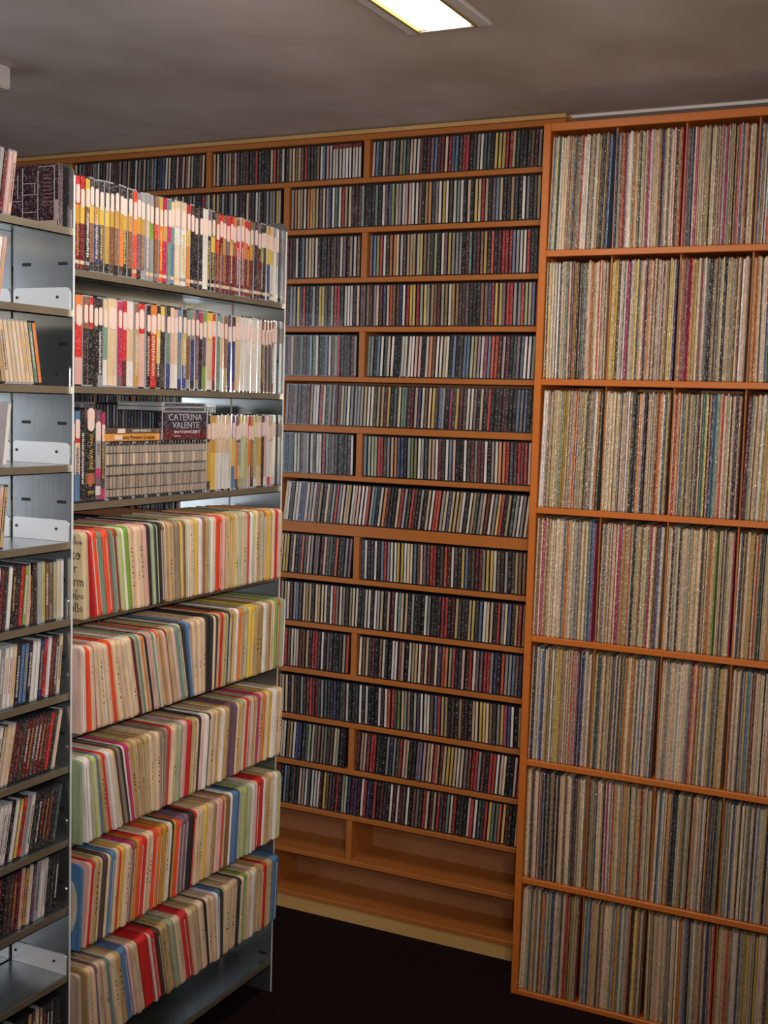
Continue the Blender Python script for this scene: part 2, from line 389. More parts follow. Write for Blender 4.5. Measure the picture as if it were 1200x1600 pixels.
LP_ACC = {1: [(868, 'g'), (1012, 'm'), (1070, 'm'), (1062, 'r'), (905, 'r'), (960, 'B'), (1076, 'v')], 2: [(883, 'T'), (868, 'k'), (872, 'k'), (922, 'O'), (957, 'O'), (1066, 'R'), (1072, 'm'), (1105, 'k'), (1109, 'k'), (958, 'y')],
          3: [(928, 'O'), (938, 'm'), (975, 'q'), (985, 'k'), (990, 'k'), (1003, 'R'), (1006, 'k'), (1056, 'O'), (1062, 'u'), (1067, 'y'), (1112, 'u')],
          4: [(845, 'm'), (925, 'm'), (963, 'm'), (969, 'O'), (920, 'u'), (1105, 'O'), (1115, 'g'), (985, 'k')],
          5: [(845, 'B'), (868, 'y'), (905, 'B'), (972, 'O'), (1110, 'u'), (1160, 'y'), (1017, 'B')],
          6: [(945, 'm'), (1060, 'd'), (1065, 'T'), (870, 'k'), (1140, 'u'), (910, 'k'), (892, 'k')],
          7: [(852, 'T'), (858, 'B'), (903, 'R'), (880, 'r'), (1160, 'g'), (1130, 'O'), (1100, 'B')]}

# choose which cells are built case by case
def share(x, y, z): # apparent size of a thing at a place
    p = Vector((x, y, z)); d = p.dot(Fv); px = 600+FPX*p.dot(Rv)/d; py = 800-FPX*p.dot(Uv)/d
    return d, px, py

cd_h = .118
CDV = spine_item(.0099, .129, 1, None, None, .0012, .03)
cd_stock = MB()
n_cd = 0; proto = None
IND_CD = {(4, 0), (5, 0)}
def px_of(x, y, z):
    d, px, py = share(x, y, z); return px
rowcell = {}
proto_cd = mesh_from(*spine_item(.0099, .129, cd_h, None, None, .0019, .0035), 'disc_case', ['case_dark', 'cd_obj'])
for (r, x0, x1, z0, z1) in sorted(CELLS, key=lambda c: (c[0], -c[2])):
    k = rowcell.get(r, 0); rowcell[r] = k+1
    if r >= 15: continue
    H = min(cd_h, z1-z0-.004); lean = random.choice([0, 0, .0, .02, .03])
    if r == 8: lean = .1
    if r in (13, 14): lean = .05
    if (r == 9 and k == 1): lean = .06
    items = fill(x0+.004, x1-.002, .0096, .0108, lean, .0002, H)[::-1]   # counted from the post side
    prev = None; acc = CD_ACC.get(r, [])
    for q, (x, w_) in enumerate(items):
        code = pick(CD_POP, prev); prev = code
        if r in (2, 8, 10): code = random.choice([code, random.choice('wcakKt')])
        pxx = px_of(x, CDY, z0+H/2)
        for ax, ac in acc:
            if abs(ax-pxx) < 3: code = ac
        if r == 1 and 519 < pxx < 572: code = 'w'
        col = lin(mute(jit(PAL[code], 18), .20, .95)); dy = random.uniform(.004, .010)
        sc = w_/.0099
        if (r, k) in IND_CD and n_cd < 158:
            o = link('compact_disc', proto_cd, None, (x, CDY+dy, z0+.0004), (0, lean, 0)); o.scale = (sc, 1, H/cd_h); o.color = (*col, 1)
            tag(o, f'compact disc with {CNAME[code]} spine, {ordn(q+1)} from the record shelving, {ORD[r-1]} disc shelf', 'compact disc', f'compact discs on the {ORD[r-1]} disc shelf')
            n_cd += 1
        else:
            T = Matrix.Translation((x, CDY+dy, z0+.0004)) @ Matrix.Rotation(lean, 4, 'Y') @ Matrix.Diagonal((sc, 1, 1, 1))
            V, Fs, mi = spine_item(.0099, .129, H, None, None, .0019, .0035)
            cd_stock.add(V, Fs, [(.02, .02, .022) if m_ == 0 else col for m_ in mi], mi, T)
        if r == 1 and 519 < pxx < 572:
            cd_stock.box(x-w_*.45, x+w_*.45, CDY+dy-.0009, CDY+dy, z0+H*.86, z0+H-.002, lin((120, 30, 34)), 1)
# two discs left leaning on the nearly empty shelf
for q, dx in enumerate((.0, .012)):
    o = link('compact_disc', proto_cd, None, (-1.082+dx, CDY+.006, CZ[15]+.0004), (0, .1, 0)); o.scale = (1, 1, min(1, (CZ[14]-TH[14]-CZ[15]-.003)/cd_h)); o.color = (*lin(PAL['wk'[q] if q == 0 else 'a']), 1)
    tag(o, ['white-spined compact disc leaning at the end of the nearly empty shelf', 'grey-spined compact disc against the post on the nearly empty shelf'][q], 'compact disc', 'discs on the nearly empty shelf')

# ------------------------------------------------------------------ LPs
lp_stock = MB(); n_lp = 0
LPV = spine_item(1, .302, 1, None, None, None)
proto_lp = {}
IND_LP = {(2, 0), (2, 1), (3, 0), (3, 1), (3, 2), (4, 1), (4, 0)}
cub = ['first', 'second', 'third', 'fourth']
def lp_geo(w_, H):
    # sleeve: pinched top and bottom corners of the spine
    x = w_/2; V = []; sec = [(0, .5), (.004, 1), (H-.004, 1), (H, .5)]
    for z, s_ in sec: V += [(-x*s_, .0012 if s_ < 1 else .0009, z), (0, 0, z), (x*s_, .0012 if s_ < 1 else .0009, z), (x*s_, .300, z), (-x*s_, .300, z)]
    Fs = []
    for i in range(3):
        a = i*5
        for j in range(5):
            k = (j+1) % 5; Fs.append((a+j, a+k, a+5+k, a+5+j))
    Fs.append((4, 3, 2, 1, 0)); Fs.append((15, 16, 17, 18, 19)); return V, Fs
for (r, k, x0, x1, z0, z1) in LCELLS:
    vis = x0 < -.40
    H0 = z1-z0-.010; lean = random.uniform(-.006, .02)
    items = fill(x0+.0005, x1-.0005, .0022, .0044, lean, .0001, H0)
    prev = None
    pop = LP_POP if r < 4 else LP_POP+'cccctttcc'
    for q, (x, w_) in enumerate(items):
        if random.random() < .06: w_ *= .6
        code = pick(pop, prev); prev = code
        pxx = px_of(x, LPY, z0+H0/2)
        for ax, ac in LP_ACC.get(r, []):
            if abs(ax-pxx) < 1.8: code = ac
        H = H0*random.uniform(.975, 1.0); dy = random.uniform(.004, .012)
        col = lin(mute(jit(PAL[code], 22), .14, .92))
        if (r, k) in IND_LP and n_lp < 300:
            key = 'g'
            if key not in proto_lp:
                V, Fs = lp_geo(.004, .286); proto_lp[key] = mesh_from(V, Fs, [0]*len(Fs), 'album_sleeve', ['lp_obj'])
            o = link('album_sleeve', proto_lp[key], None, (x, LPY+dy, z0+.0003), (0, lean, 0)); o.scale = (w_/.004, 1, H/.286); o.color = (*col, 1)
            tag(o, f'album sleeve, {CNAME[code]} spine, {ordn(q+1)} from the disc side, {cub[k]} cubby, {ORD[r-1]} shelf', 'record', f'album sleeves on the {ORD[r-1]} record shelf')
            n_lp += 1
        else:
            V, Fs = lp_geo(w_, H)
            T = Matrix.Translation((x, LPY+dy, z0+.0003)) @ Matrix.Rotation(lean, 4, 'Y')
            lp_stock.add(V, Fs, [col]*len(Fs), [0]*len(Fs), T)
o = link('album_sleeves', lp_stock.mesh('album_sleeves', ['lp_attr'])); tag(o, 'remaining thin album sleeves packed on the orange record shelving', 'records', None, 'stuff')

# ================================================================== steel double-sided shelving
Y1, Y2, Y0 = 1.851, 2.627, .98
XF, XM0, XM1, XR = -1.588, -1.737, -1.743, -1.892
TOP = .4359
t_ = empty('steel_shelving', ((XF+XR)/2, (Y0+Y2)/2, FLOOR)); st = t_
tag(t_, 'double-sided galvanised steel shelving with slotted end panels, full of discs and records', 'shelving')
def upright(y, xa, xb, front):
    """end panel with a rounded top front corner; front = sign of the aisle side"""
    rr = .022; pts = []
    zb = FLOOR+.001
    if front > 0:
        pts = [(xb, zb), (xa, zb)]
        for i in range(7):
            a = i/6*math.pi/2; pts.append((xa-rr+rr*math.cos(a), TOP-rr+rr*math.sin(a)))
        pts.append((xb, TOP))
    else:
        pts = [(xa, zb), (xb, zb)]
        for i in range(7):
            a = i/6*math.pi/2; pts.append((xb+rr-rr*math.cos(a), TOP-rr+rr*math.sin(a)))
        pts.append((xa, TOP))
    mb = MB(); mb.prism(pts, 1, y-.0015, y+.0015); u = part('end_panel', mb, ['steel'], st)
    if front > 0:
        mb = MB(); mb.box(xa, xa+.0012, y-.0022, y+.0022, FLOOR+.001, TOP-rr); link('bright_edge_strip', mb.mesh('bright_edge_strip', ['zinc_lit']), u)  # added pale strip, the bright line of the panel edge put into colour
    # slots punched through the panel, seen as dark bars on both faces
    for zc in [.25-.152*i for i in range(12)]:
        for xc in (xa-.025*front if front > 0 else xb+.025, xa-.115 if front > 0 else xb+.115):
            mb = MB(); mb.box(xc-.011, xc+.011, y-.0021, y+.0021, zc-.003, zc+.003)
            s_ = link('slot', mb.mesh('slot', ['slot']), u)
for y in (Y0, Y1, Y2):
    upright(y, XF, XM0, 1); upright(y, XM1, XR, -1)
def tray(ya, yb, z, xa, xb, lip=.0155, front=1):
    """shelf tray: sheet, front lip folded down, turned-in ends; xa = aisle edge"""
    mb = MB(); s_ = 1 if xa > xb else -1
    x_in = xa-.004*s_
    mb.box(min(xb, x_in), max(xb, x_in), ya, yb, z-.0015, z)
    mb.box(min(xa, xa-.0025*s_), max(xa, xa-.0025*s_), ya, yb, z-lip, z, mi=1)
    mb.prism([(x_in-.010*s_, z-lip), (xa, z-lip), (xa, z-lip+.002), (x_in-.010*s_, z-lip+.002)], 1, ya, yb, mi=1)
    mb.prism([(x_in-.002*s_, z-.0015), (x_in-.04*s_, z-.0015), (x_in-.002*s_, z-lip)], 1, ya, ya+.0012)
    mb.prism([(x_in-.002*s_, z-.0015), (x_in-.04*s_, z-.0015), (x_in-.002*s_, z-lip)], 1, yb-.0012, yb)
    part('shelf', mb, ['steel', 'lip'], st)
UZ = [.3158, .1629, .017, -.133, -.283, -.4334, -.5801, -.7259, -.8748, -1.0138, -1.1543, -1.31]
TZ = [.241, .0186, -.2096, -.437, -.664, -.887, -1.104, -1.319, -1.436]
XS = XF-.004
for z in UZ:
    tray(Y0+.002, Y1-.002, z, XS, XM0+.001); tray(Y0+.002, Y1-.002, z, XR+.004, XM1-.001)
for i, z in enumerate(TZ):
    tray(Y1+.002, Y2-.002, z, XS-(.012 if 3 <= i <= 7 else 0), XM0+.001); tray(Y1+.002, Y2-.002, z, XR+.004, XM1-.001)
# end brackets: upstand plates with two screws at the shelf ends
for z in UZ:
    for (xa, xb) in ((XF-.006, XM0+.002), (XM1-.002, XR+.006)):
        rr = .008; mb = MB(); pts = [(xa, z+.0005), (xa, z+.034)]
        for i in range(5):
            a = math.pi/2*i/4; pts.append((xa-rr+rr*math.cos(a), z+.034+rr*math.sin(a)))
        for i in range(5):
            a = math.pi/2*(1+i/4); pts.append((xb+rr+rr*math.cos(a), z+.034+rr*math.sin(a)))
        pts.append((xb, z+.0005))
        mb.prism(pts, 1, Y1-.0036, Y1-.0022); br = part('end_bracket', mb, ['zinc_lit' if z in (UZ[1], UZ[3], UZ[4], UZ[10]) else 'steel'], st)  # pale copy paints the window light into some bays, plain steel in the others
        for xc in (xa-.03, xb+.010):
            mb = MB(); pts = [(xc+.003*math.cos(a*math.pi/3), z+.024+.003*math.sin(a*math.pi/3)) for a in range(6)]
            mb.prism(pts, 1, Y1-.0052, Y1-.0034); link('screw', mb.mesh('screw', ['slot']), br)

# ------------------------------------------------------------------ items that face +X (aisle). Local frame: width along Y, depth towards -X
def rotm(y, xfront, z, lean):  # local (w, d, h) -> world
    B = Matrix(((0, -1, 0, xfront), (1, 0, 0, y), (0, 0, 1, z), (0, 0, 0, 1)))
    return B @ Matrix.Rotation(lean, 4, 'Y')
def place(o, y, xfront, z, lean=0.0):
    o.matrix_world = rotm(y, xfront, z, lean)
# singles -----------------------------------------------------------
def single_mesh(w_, col, name='single_sleeve', H=.172, D=.176, spine=None, mark=None):
    """paper sleeve: rounded upper front corner, slightly bulging fold towards the aisle"""
    rr = .010; prof = [(D, .0), (.001, .0)]
    prof.append((.0, .004))
    prof.append((.0, H-rr))
    for i in range(1, 4):
        a = i/3*math.pi/2; prof.append((rr-rr*math.cos(a), H-rr+rr*math.sin(a)))
    prof.append((D, H))
    n = len(prof); V = []
    secs = [(-w_/2, .0022), (-w_*.18, .0), (w_*.18, .0), (w_/2, .0022)]
    for x, ins in secs:
        for (d, z) in prof:
            V.append((x, d+(ins if d < .02 else 0), z-(ins*.8 if z > .1 else 0)))
    mb = MB(); mb.v = V
    for s_ in range(3):
        for i in range(n):
            j = (i+1) % n
            c_ = col
            mb.face([s_*n+i, (s_+1)*n+i, (s_+1)*n+j, s_*n+j], c_)
    mb.face([i for i in range(n)], col); mb.face([3*n+i for i in range(n)][::-1], col)
    return mb.mesh(name, ['paper'])
def W(s_):   # 'c40 r20' -> list
    return [(p[0], int(p[1:])) for p in s_.split()]
ROWS = [
 # (z of the shelf, start px, mid y function, [(scale, widths)], lean stops [(px, radians)])
 dict(z=-.435, start=100+250/6, segs=[(6, 'r25 p25 o50 T40 o65 T25 o30 b20 l40 w20 g45 c45 c40 c40 p40 m16 k30 s30 k30 s15 k25 b30 w20 t40 t30 G50 y30 b20'),
      (6, 's20 w20 c30 c25 y20 c25 w35 b20 t25 s20 w20 r20 c25 o55 p20 m15 t30 d20 t20 y20 c30 s30 c60 r10 T20 w30 l20 c30 t25 s20 b15 O15 y45 c30 r20 p15 c35')], y0=890, y1=850,
      lean=[(120, -.10), (150, -.14), (200, -.12), (280, -.06), (340, 0), (445, .01)]),
 dict(z=-.662, start=127, segs=[(6, 'w40 o20 c40 m20 c35 c30 w20 c40 o40 c45 c45 c30 w20 c50 R20 s15 T30 c20 O20 k30 p20 p20 T30 c20 o25 t20 t15 p30 R30 t25 t25 p30 T40 c25 k25'),
      (6.667, 'u30 c45 c45 c40 k25 k30 c25 k15 t35 r30 t30 s20 k20 t50 t30 w30 O35 t35 s40 y30 y30 t50 t50 w40 t40 c25 c25 g30 o35 s20 w15')], y0=1080, y1=988,
      lean=[(127, -.03), (185, -.2), (285, -.2), (305, -.05), (330, .05), (445, .03)]),
 dict(z=-.886, start=133, segs=[(6, 'w25 w25 s25 l35 u35 t35 r30 w40 c25 y20 n25 G30 k15 w15 m25 t40 t45 t40 t40 c30 c40 G35 G30 r20 c25 c35 s35 a20 p50 r30 t40 c30'),
      (6.667, 'k25 p30 w40 k25 c45 c40 d30 w30 d15 t45 v35 v35 c30 d20 s40 c20 r25 s30 p25 t35 m30 c40 O30 c25 y40 w30 c35 c35')], y0=1248, y1=1126,
      lean=[(133, -.06), (160, -.16), (190, -.2), (225, -.1), (255, .06), (330, .08), (445, .06)]),
 dict(z=-1.102, start=137, segs=[(5, 'p15 r25 t40 c20 n35 c20 u35 c30 r15 y35 c40 m15 b25 O30 o30 r15 c35 c35 o20 O40 d40 c20 w15 k15 d20 o20 v35 v35 k35 r22'),
      (6.667, 'c30 c30 c30 y30 c50 t40 p25 p25 r15 t40 b25 w25 u60 k15 s30 l50 s30 w30 c15 p15 r45 r30 w15 t25 t25 c40 w30 l20')], y0=1415, y1=1263,
      lean=[(100, .1), (200, .1), (300, .09), (380, .06), (445, .04)]),
 dict(z=-1.318, start=136, segs=[(5, 't20 c30 c25 v25 c35 c35 T30 c50 t40 u60 p30 c30 c30 r80 w15 r45 n30 t35 t35 s40 c50'),
      (4.615, 'r55 c35 t35 c40 k20 c25 c25 w20 u12 k12 c55 c55 k20 c25 g25 c30 w30 c20 t20 t20 r30 t20 t20 u50')], y0=1580, y1=1387,
      lean=[(136, -.06), (170, -.16), (200, -.2), (300, -.2), (335, -.1), (352, .06), (445, .05)])]
def interp(st_, x):
    for (a, b_), (c_, d_) in zip(st_, st_[1:]):
        if x <= c_: return b_+(d_-b_)*max(0, (x-a))/(c_-a)
    return st_[-1][1]
first_label = {0: 'thick cream single sleeve with black handwriting on its face', 1: 'pinkish white single sleeve with its blank face showing', 2: 'sage green single sleeve with its plain face showing',
               3: 'single sleeve with a blue and white airbrushed face', 4: 'off-white single sleeve with a faded plain face'}
n_s = 0
inner_cache = {}
for ri, R_ in enumerate(ROWS):
    items = []; px = R_['start']; end = 441-ri*1.5
    for sc_, s_ in R_['segs']:
        for code, wpx in W(s_): items.append((code, wpx/sc_))
    tot = sum(i[1] for i in items); k_ = (end-px)/tot
    bounds = [px]
    for code, wpx in items: bounds.append(bounds[-1]+wpx*k_)
    def Yat(p): # fronts' plane x=-1.565
        yy = R_['y0']+(R_['y1']-R_['y0'])*(p-130)/310
        return onx(p, yy, -1.567).y
    rowname = ORD[ri]+' row of singles'
    H = .172 if ri < 4 else .166
    # first one with its face to the camera
    ys = Yat(bounds[0]); first_w = {0: .018, 1: .006, 2: .006, 3: .006, 4: .008}[ri]
    fc = {0: 'c', 1: 'p', 2: 'T', 3: 'u', 4: 'c'}[ri]
    fcol = {0: (206, 186, 148), 1: (206, 176, 164), 2: (140, 160, 122), 3: (70, 116, 160), 4: (186, 164, 142)}[ri]
    o = link('single_sleeve', single_mesh(first_w, lin(fcol), H=H)); ln = [-.05, -.015, -.03, .05, -.03][ri]
    ysf = Y1+.0035+first_w/2+max(0, -math.tan(ln)*H)
    xf = -1.566; place(o, ysf, xf, R_['z']+.0008, ln)
    tag(o, f'{first_label[ri]}, {rowname}', 'record single', rowname)
    if ri == 0:
        for j, (tx, tz, s_, tw) in enumerate([('all', .155, .026, .02), ('pito', .127, .03, .022), ('l r', .10, .028, .02), ('Carm', .074, .028, .026), ("pi'", .048, .028, .02), ('ol!', .022, .028, .02), ('how', .152, .014, .004), ('lo', .128, .014, .004), ('gito', .046, .016, .004), ('oli', .02, .016, .004)]):
            xd = .025 if j < 6 else .010
            text('lettering', tx, s_, 'dark_text', o, (-first_w/2-.0002, xd, tz), (math.pi/2, 0, -math.pi/2), .8)
    if ri == 3:
        mb = MB(); pts = []
        for a in range(12):
            pts.append((.030+.020*math.cos(a*math.pi/6), .085+.055*math.sin(a*math.pi/6)))
        mb.prism(pts, 0, -first_w/2-.0006, -first_w/2, lin((196, 184, 160))); link('cover_print', mb.mesh('cover_print', ['paper']), o)
    ln0 = [-.05, -.015, -.03, .05, -.03][ri]
    for tries in range(14):
        plan = []; pf = ysf; pt = ysf+math.tan(ln0)*H; pw = first_w; ws = .95-.03*tries
        for q, (code, wpx) in enumerate(items):
            ya, yb = Yat(bounds[q]), Yat(bounds[q+1]); ln = interp(R_['lean'], (bounds[q]+bounds[q+1])/2)
            wt = max(.0012, (yb-ya)*math.cos(ln)*ws); sp = (pw+wt)/2/math.cos(ln)+.0001
            foot = max((ya+yb)/2-math.tan(ln)*H/2 if tries < 13 else 0, pf+sp, pt+sp-math.tan(ln)*H)
            plan.append((foot, wt, ln)); pf, pt, pw = foot, foot+math.tan(ln)*H, wt
        if max(pf, pt)+pw/2 < Y2-.003: break
    for q, (code, wpx) in enumerate(items):
        foot, wt, ln = plan[q]
        o = link('single_sleeve', single_mesh(wt, lin(jit(PAL[code], 9)), H=H*random.uniform(.985, 1.01)))
        place(o, foot, -1.566+random.uniform(-.004, .003), R_['z']+.0008+abs(math.sin(ln))*wt/2, ln)
        tag(o, f'{CNAME[code]} single sleeve, {ordn(q+2)} from the near end panel, {rowname}', 'record single', rowname)
        if wt > .006 and random.random() < .6:
            # the white inner sleeve showing as a slit in the mouth of the cover
            kx = round(wt*.25, 4); mb = MB(); mb.box(-.0007, .0007, -.0012, .05, .006, H-.016, lin((206, 198, 186)))
            c_ = link('inner_sleeve', mb.mesh('inner_sleeve', ['paper']), o); c_.location = (random.uniform(-.2, .2)*wt, 0, 0)
        if code in 'ct' and wt > .009:
            nmk = random.randint(3, 9); mb = MB(); zz = random.uniform(.03, .06)
            for _ in range(nmk):
                zz += random.uniform(.006, .014)
                if zz > H-.03: break
                mb.box(-wt*.12+random.uniform(-.001, .001), wt*.12, -.0004, .002, zz, zz+random.uniform(.001, .004), lin((70, 55, 45)))
            link('ink_marks', mb.mesh('ink_marks', ['paper']), o)
        n_s += 1

# DVDs ---------------------------------------------------------------
def dvd(w_, y, z, bands, label, grp, H=.182, lean=0, sticker=True, txt=None, cap=True, D=.132, xf=-1.604, zs=None):
    """bands = list of (fraction height, colour code) from the foot; case > spine_insert, label"""
    V, Fs, mi = spine_item(w_, D, H, None, None, None, chip=.0018)
    o = link('dvd_case', mesh_from(V, Fs, mi, 'dvd_case', ['case_clear' if random.random() < .55 else 'case_dark'])); place(o, y, xf+random.uniform(-.002, .002), z, lean)
    tag(o, label, 'dvd', grp)
    mb = MB(); x = w_/2-.0013; z0 = .003; hh = H-.006
    for a, c_ in bands:
        z1 = z0+a*hh; mb.box(-x, x, -.0009, .0005, z0, z1, lin(jit(PAL[c_], 8))); z0 = z1
    if txt:
        tc, n_, a0, a1 = txt; zz = a0*H
        while zz < a1*H:
            l_ = random.uniform(.0012, .003); mb.box(-x*random.uniform(.3, .6), x*random.uniform(.3, .6), -.0012, -.0008, zz, zz+l_, lin(PAL[tc])); zz += l_+random.uniform(.0008, .002)
    link('spine_insert', mb.mesh('spine_insert', ['dvd']), o)
    if sticker:
        mb = MB(); sw = w_*.34; z0 = H*((zs or .70)+random.uniform(-.025, .025)); z1 = z0+H*.155; pts = []
        for i in range(5): a = math.pi*i/4; pts.append((sw*math.cos(a), z1+sw*.9*math.sin(a)))
        for i in range(5): a = math.pi+math.pi*i/4; pts.append((sw*math.cos(a), z0+sw*.9*math.sin(a)))
        mb.prism(pts, 1, -.0020, -.0009); link('sticker', mb.mesh('sticker', ['label']), o)
    return o
def row_items(s_):
    out = []
    for tok in s_.split():
        out.append(tok)
    return out
# each token: width class digit + colour codes of bands from the foot ; trailing * = lettering
RW0 = '1cOd 1Rdr 1Ryr 1kby* 1kbyn 1kBdk 1knyk 1Kdyk 1nbdk 1kbdK 1nOdk 1Kndk 1Kbdk 1oOo 1kvda 1avda 1aca 1aga 1bob 1oOd 1mdm 1TmT 1uTc 2cwc 2wwc 1Oyr 1Kkn 1Kkk 1Kkk 2ww 1Kkv* 1Kyk* 1Rrb* 1vRr 1Rdb* 1Rvr 1Rdr* 1RbO 1Rrb* 1RrO* 1ROr 1Rrr* 1Rdb 1Kkn 1RRv 1Kgk 1Knk 1Byd 1wyc 1wwa 1avw'
RW1 = '1lgy 2prO 1Kkb 1KKr 1KKk 1aKk 1wTc 3ccc* 1vmm 1Rrr 2wcw 1dtb 2ppr 1KkK* 2rrO* 1Kyk* 1nKy 1BTk 1wpc 1wcp 1Buu 1Byk* 1abT 1kBG 1avv 1kkm 1gvg 2wcy 1Rrr 1TTT 1wca 1tbb 1BBv 1vBk 2ccc 1ww 1ww* 1ww 1ww* 1ww 1ww 1nnb 1Rnb 1nnb 1Rnb 1nnb'
RW2b = '1ndn 2yd 1wc 1wc 1wc 1wc 1wc 1uyB 1BOv 1dnd* 1sll 1sll 1pOr 1nbd* 1wsl 2cdc 1Kkk 1wpp 1mwp 1cws 1acs'
def do_row(tokens, ya, yb, z, H, rowname, start=0, land='end panel', **kw):
    wcls = {'1': 1.0, '2': 1.5, '3': 2.0}
    toks = [(t_[0], t_[1:].rstrip('*'), t_.endswith('*')) for t_ in tokens.split()]
    tot = sum(wcls[t_[0]] for t_ in toks); u = (yb-ya)/tot; y = ya
    for q, (wc, codes, tx) in enumerate(toks):
        w_ = wcls[wc]*u-.0004
        if len(codes) == 3 and rowname.startswith('top'): bands = [(.05, codes[0]), (.04, 'c' if q % 3 else 'a'), (.40, codes[0]), (.2, codes[1]), (.31, codes[2])]
        elif len(codes) == 3: bands = [(.12, codes[0]), (.52, codes[1]), (.36, codes[2])] if random.random() < .5 else [(.3, codes[0]), (.4, codes[1]), (.3, codes[2])]
        elif len(codes) == 4: bands = [(.1, codes[0]), (.42, codes[1]), (.2, codes[2]), (.28, codes[3])]
        else: bands = [(.5, codes[0]), (.5, codes[-1])]
        main = max(bands, key=lambda b_: b_[0])[1]
        main2 = bands[-1][1]
        lab = f'dvd case, {CNAME[main]} spine, ' + (f'{CNAME[main2]} top, ' if main2 != main else '') + f'{ordn(q+1+start)} from the {land}, {rowname}'
        dvd(w_, y+w_/2+.0002, z+.0006, bands, lab, f'dvds on the {rowname}', H=H*(1 if wc != '1' else random.choice([1, 1, .99, .985])), txt=((random.choice('ywcd'), 0, .15, .62) if tx or random.random() < .25 else None), **kw)
        y += wcls[wc]*u
do_row(RW0, Y1+.006, Y2-.006, TZ[0], .182, 'top steel shelf')
do_row(RW1, Y1+.006, Y2-.006, TZ[1], .178, 'second steel shelf')
# third shelf: a few dvds, a block of jewel cases, things laid on it, more dvds
G3 = 'dvds on the third steel shelf'
def ypx(p, y=690): return onx(p, y, -1.604).y
yy = Y1+.005; z3 = TZ[2]+.0006
a = dvd(.0080, yy+.004, z3, [(1, 'd')], 'thin ochre dvd case against the end panel on the third steel shelf', G3, sticker=True); yy += .0083
b3 = dvd(.0110, yy+.0055, z3, [(1, 'B')], 'navy dvd case second from the end panel on the third steel shelf', G3); yy += .0113
b4 = dvd(.0170, yy+.0085, z3, [(.3, 'u'), (.35, 'c'), (.15, 'r'), (.2, 'u')], 'dvd case with blue, cream and red spine on the third steel shelf', G3, txt=('B', 0, .3, .6)); yy += .0173
b5 = dvd(.0140, yy+.007, z3, [(1, 'K')], 'black dvd case with small white lettering beside the wide gold-lettered one', G3, sticker=False, txt=('w', 0, .2, .75)); yy += .0143
wj = dvd(.0290, yy+.0145, z3, [(.04, 'K'), (.14, 'K'), (.12, 'b'), (.5, 'K'), (.1, 'K'), (.10, 'b')], 'wide black dvd box with gold lettering and a portrait at its foot', G3, sticker=True, H=.186, zs=.80)
text('lettering', 'JOHN', .0115, 'gold_text', wj, (.001, -.0014, .122), (math.pi/2, math.pi/2, 0), .8)
text('lettering', 'WAYNE', .0145, 'gold_text', wj, (.001, -.0014, .084), (math.pi/2, math.pi/2, 0), .8)
text('lettering', 'DVD', .009, 'gold_text', wj, (.001, -.0014, .018), (math.pi/2, 0, 0), .9)
mb = MB(); pts = [(.0075*math.cos(i*math.pi/5), .043+.014*math.sin(i*math.pi/5)) for i in range(10)]; mb.prism(pts, 1, -.0013, -.0008, lin((188, 96, 70))); link('portrait', mb.mesh('portrait', ['dvd']), wj)
yy += .0294
b6 = dvd(.0170, yy+.0085, z3, [(.05, 'v'), (.1, 'w'), (.1, 'v'), (.1, 'm'), (.3, 'a'), (.2, 'w'), (.15, 'v')], 'purple and white banded dvd case next to the jewel cases', G3, txt=('v', 0, .5, .62), H=.185); yy += .0173
b7 = dvd(.0130, yy+.0065, z3, [(.12, 'm'), (.6, 'n'), (.28, 'm')], 'dark brown dvd case with yellow lettering touching the jewel cases', G3, txt=('d', 0, .25, .7), H=.18); yy += .0136
# jewel cases with parts
def jewel(y, z, code, label, grp, w_=.0101, lean=0, H=.118, xf=-1.602, txt=None, D=.13, name='compact_disc', stripes=None, cap=None):
    V, Fs, mi = spine_item(w_, D, H, None, None, None, chip=.0009)
    o = link(name, mesh_from(V, Fs, mi, name, ['case_clear' if code in 'waclp' else 'case_dark'])); place(o, y, xf, z, lean)
    tag(o, label, 'compact disc', grp)
    mb = MB(); x = w_/2-.0013
    if stripes:
        zz = .004
        for fr, c_ in stripes: mb.box(-x, x, -.0007, .0005, zz, zz+fr*(H-.008), lin(PAL[c_])); zz += fr*(H-.008)
    else: mb.box(-x, x, -.0007, .0005, .004, H-.004, lin(jit(PAL[code], 10)))
    if txt:
        zz = H*random.uniform(.12, .3)
        while zz < H*.8:
            l_ = random.uniform(.001, .0028); mb.box(-x*.45, x*.45, -.0010, -.0006, zz, zz+l_, lin(PAL[txt])); zz += l_+random.uniform(.0007, .0018)
    link('spine_card', mb.mesh('spine_card', ['dvd']), o)
    return o
yend = ypx(321); ncase = int((yend-yy)/.0104); u = (yend-yy)/ncase
for q in range(ncase):
    jc = 'k' if q % 4 else 'w'
    jewel(yy+u/2, z3, jc, f'banded beige jewel case, {ordn(q+1)} from the yellow-lettered dvd case in the matching set', 'matching jewel case set', u-.0005,
          stripes=[(.02, 'k'), (.13, 'e'), (.02, 'k'), (.22, 'e' if q % 3 else 'G'), (.035, 'k'), (.15, 'e'), (.035, 'k'), (.2, 'e' if q % 4 else 'c'), (.02, 'k'), (.13, 'e'), (.04, 'k')])
    yy += u
do_row(RW2b, yend+.003, Y2-.006, TZ[2], .176, 'third steel shelf', land='laid dvd box')
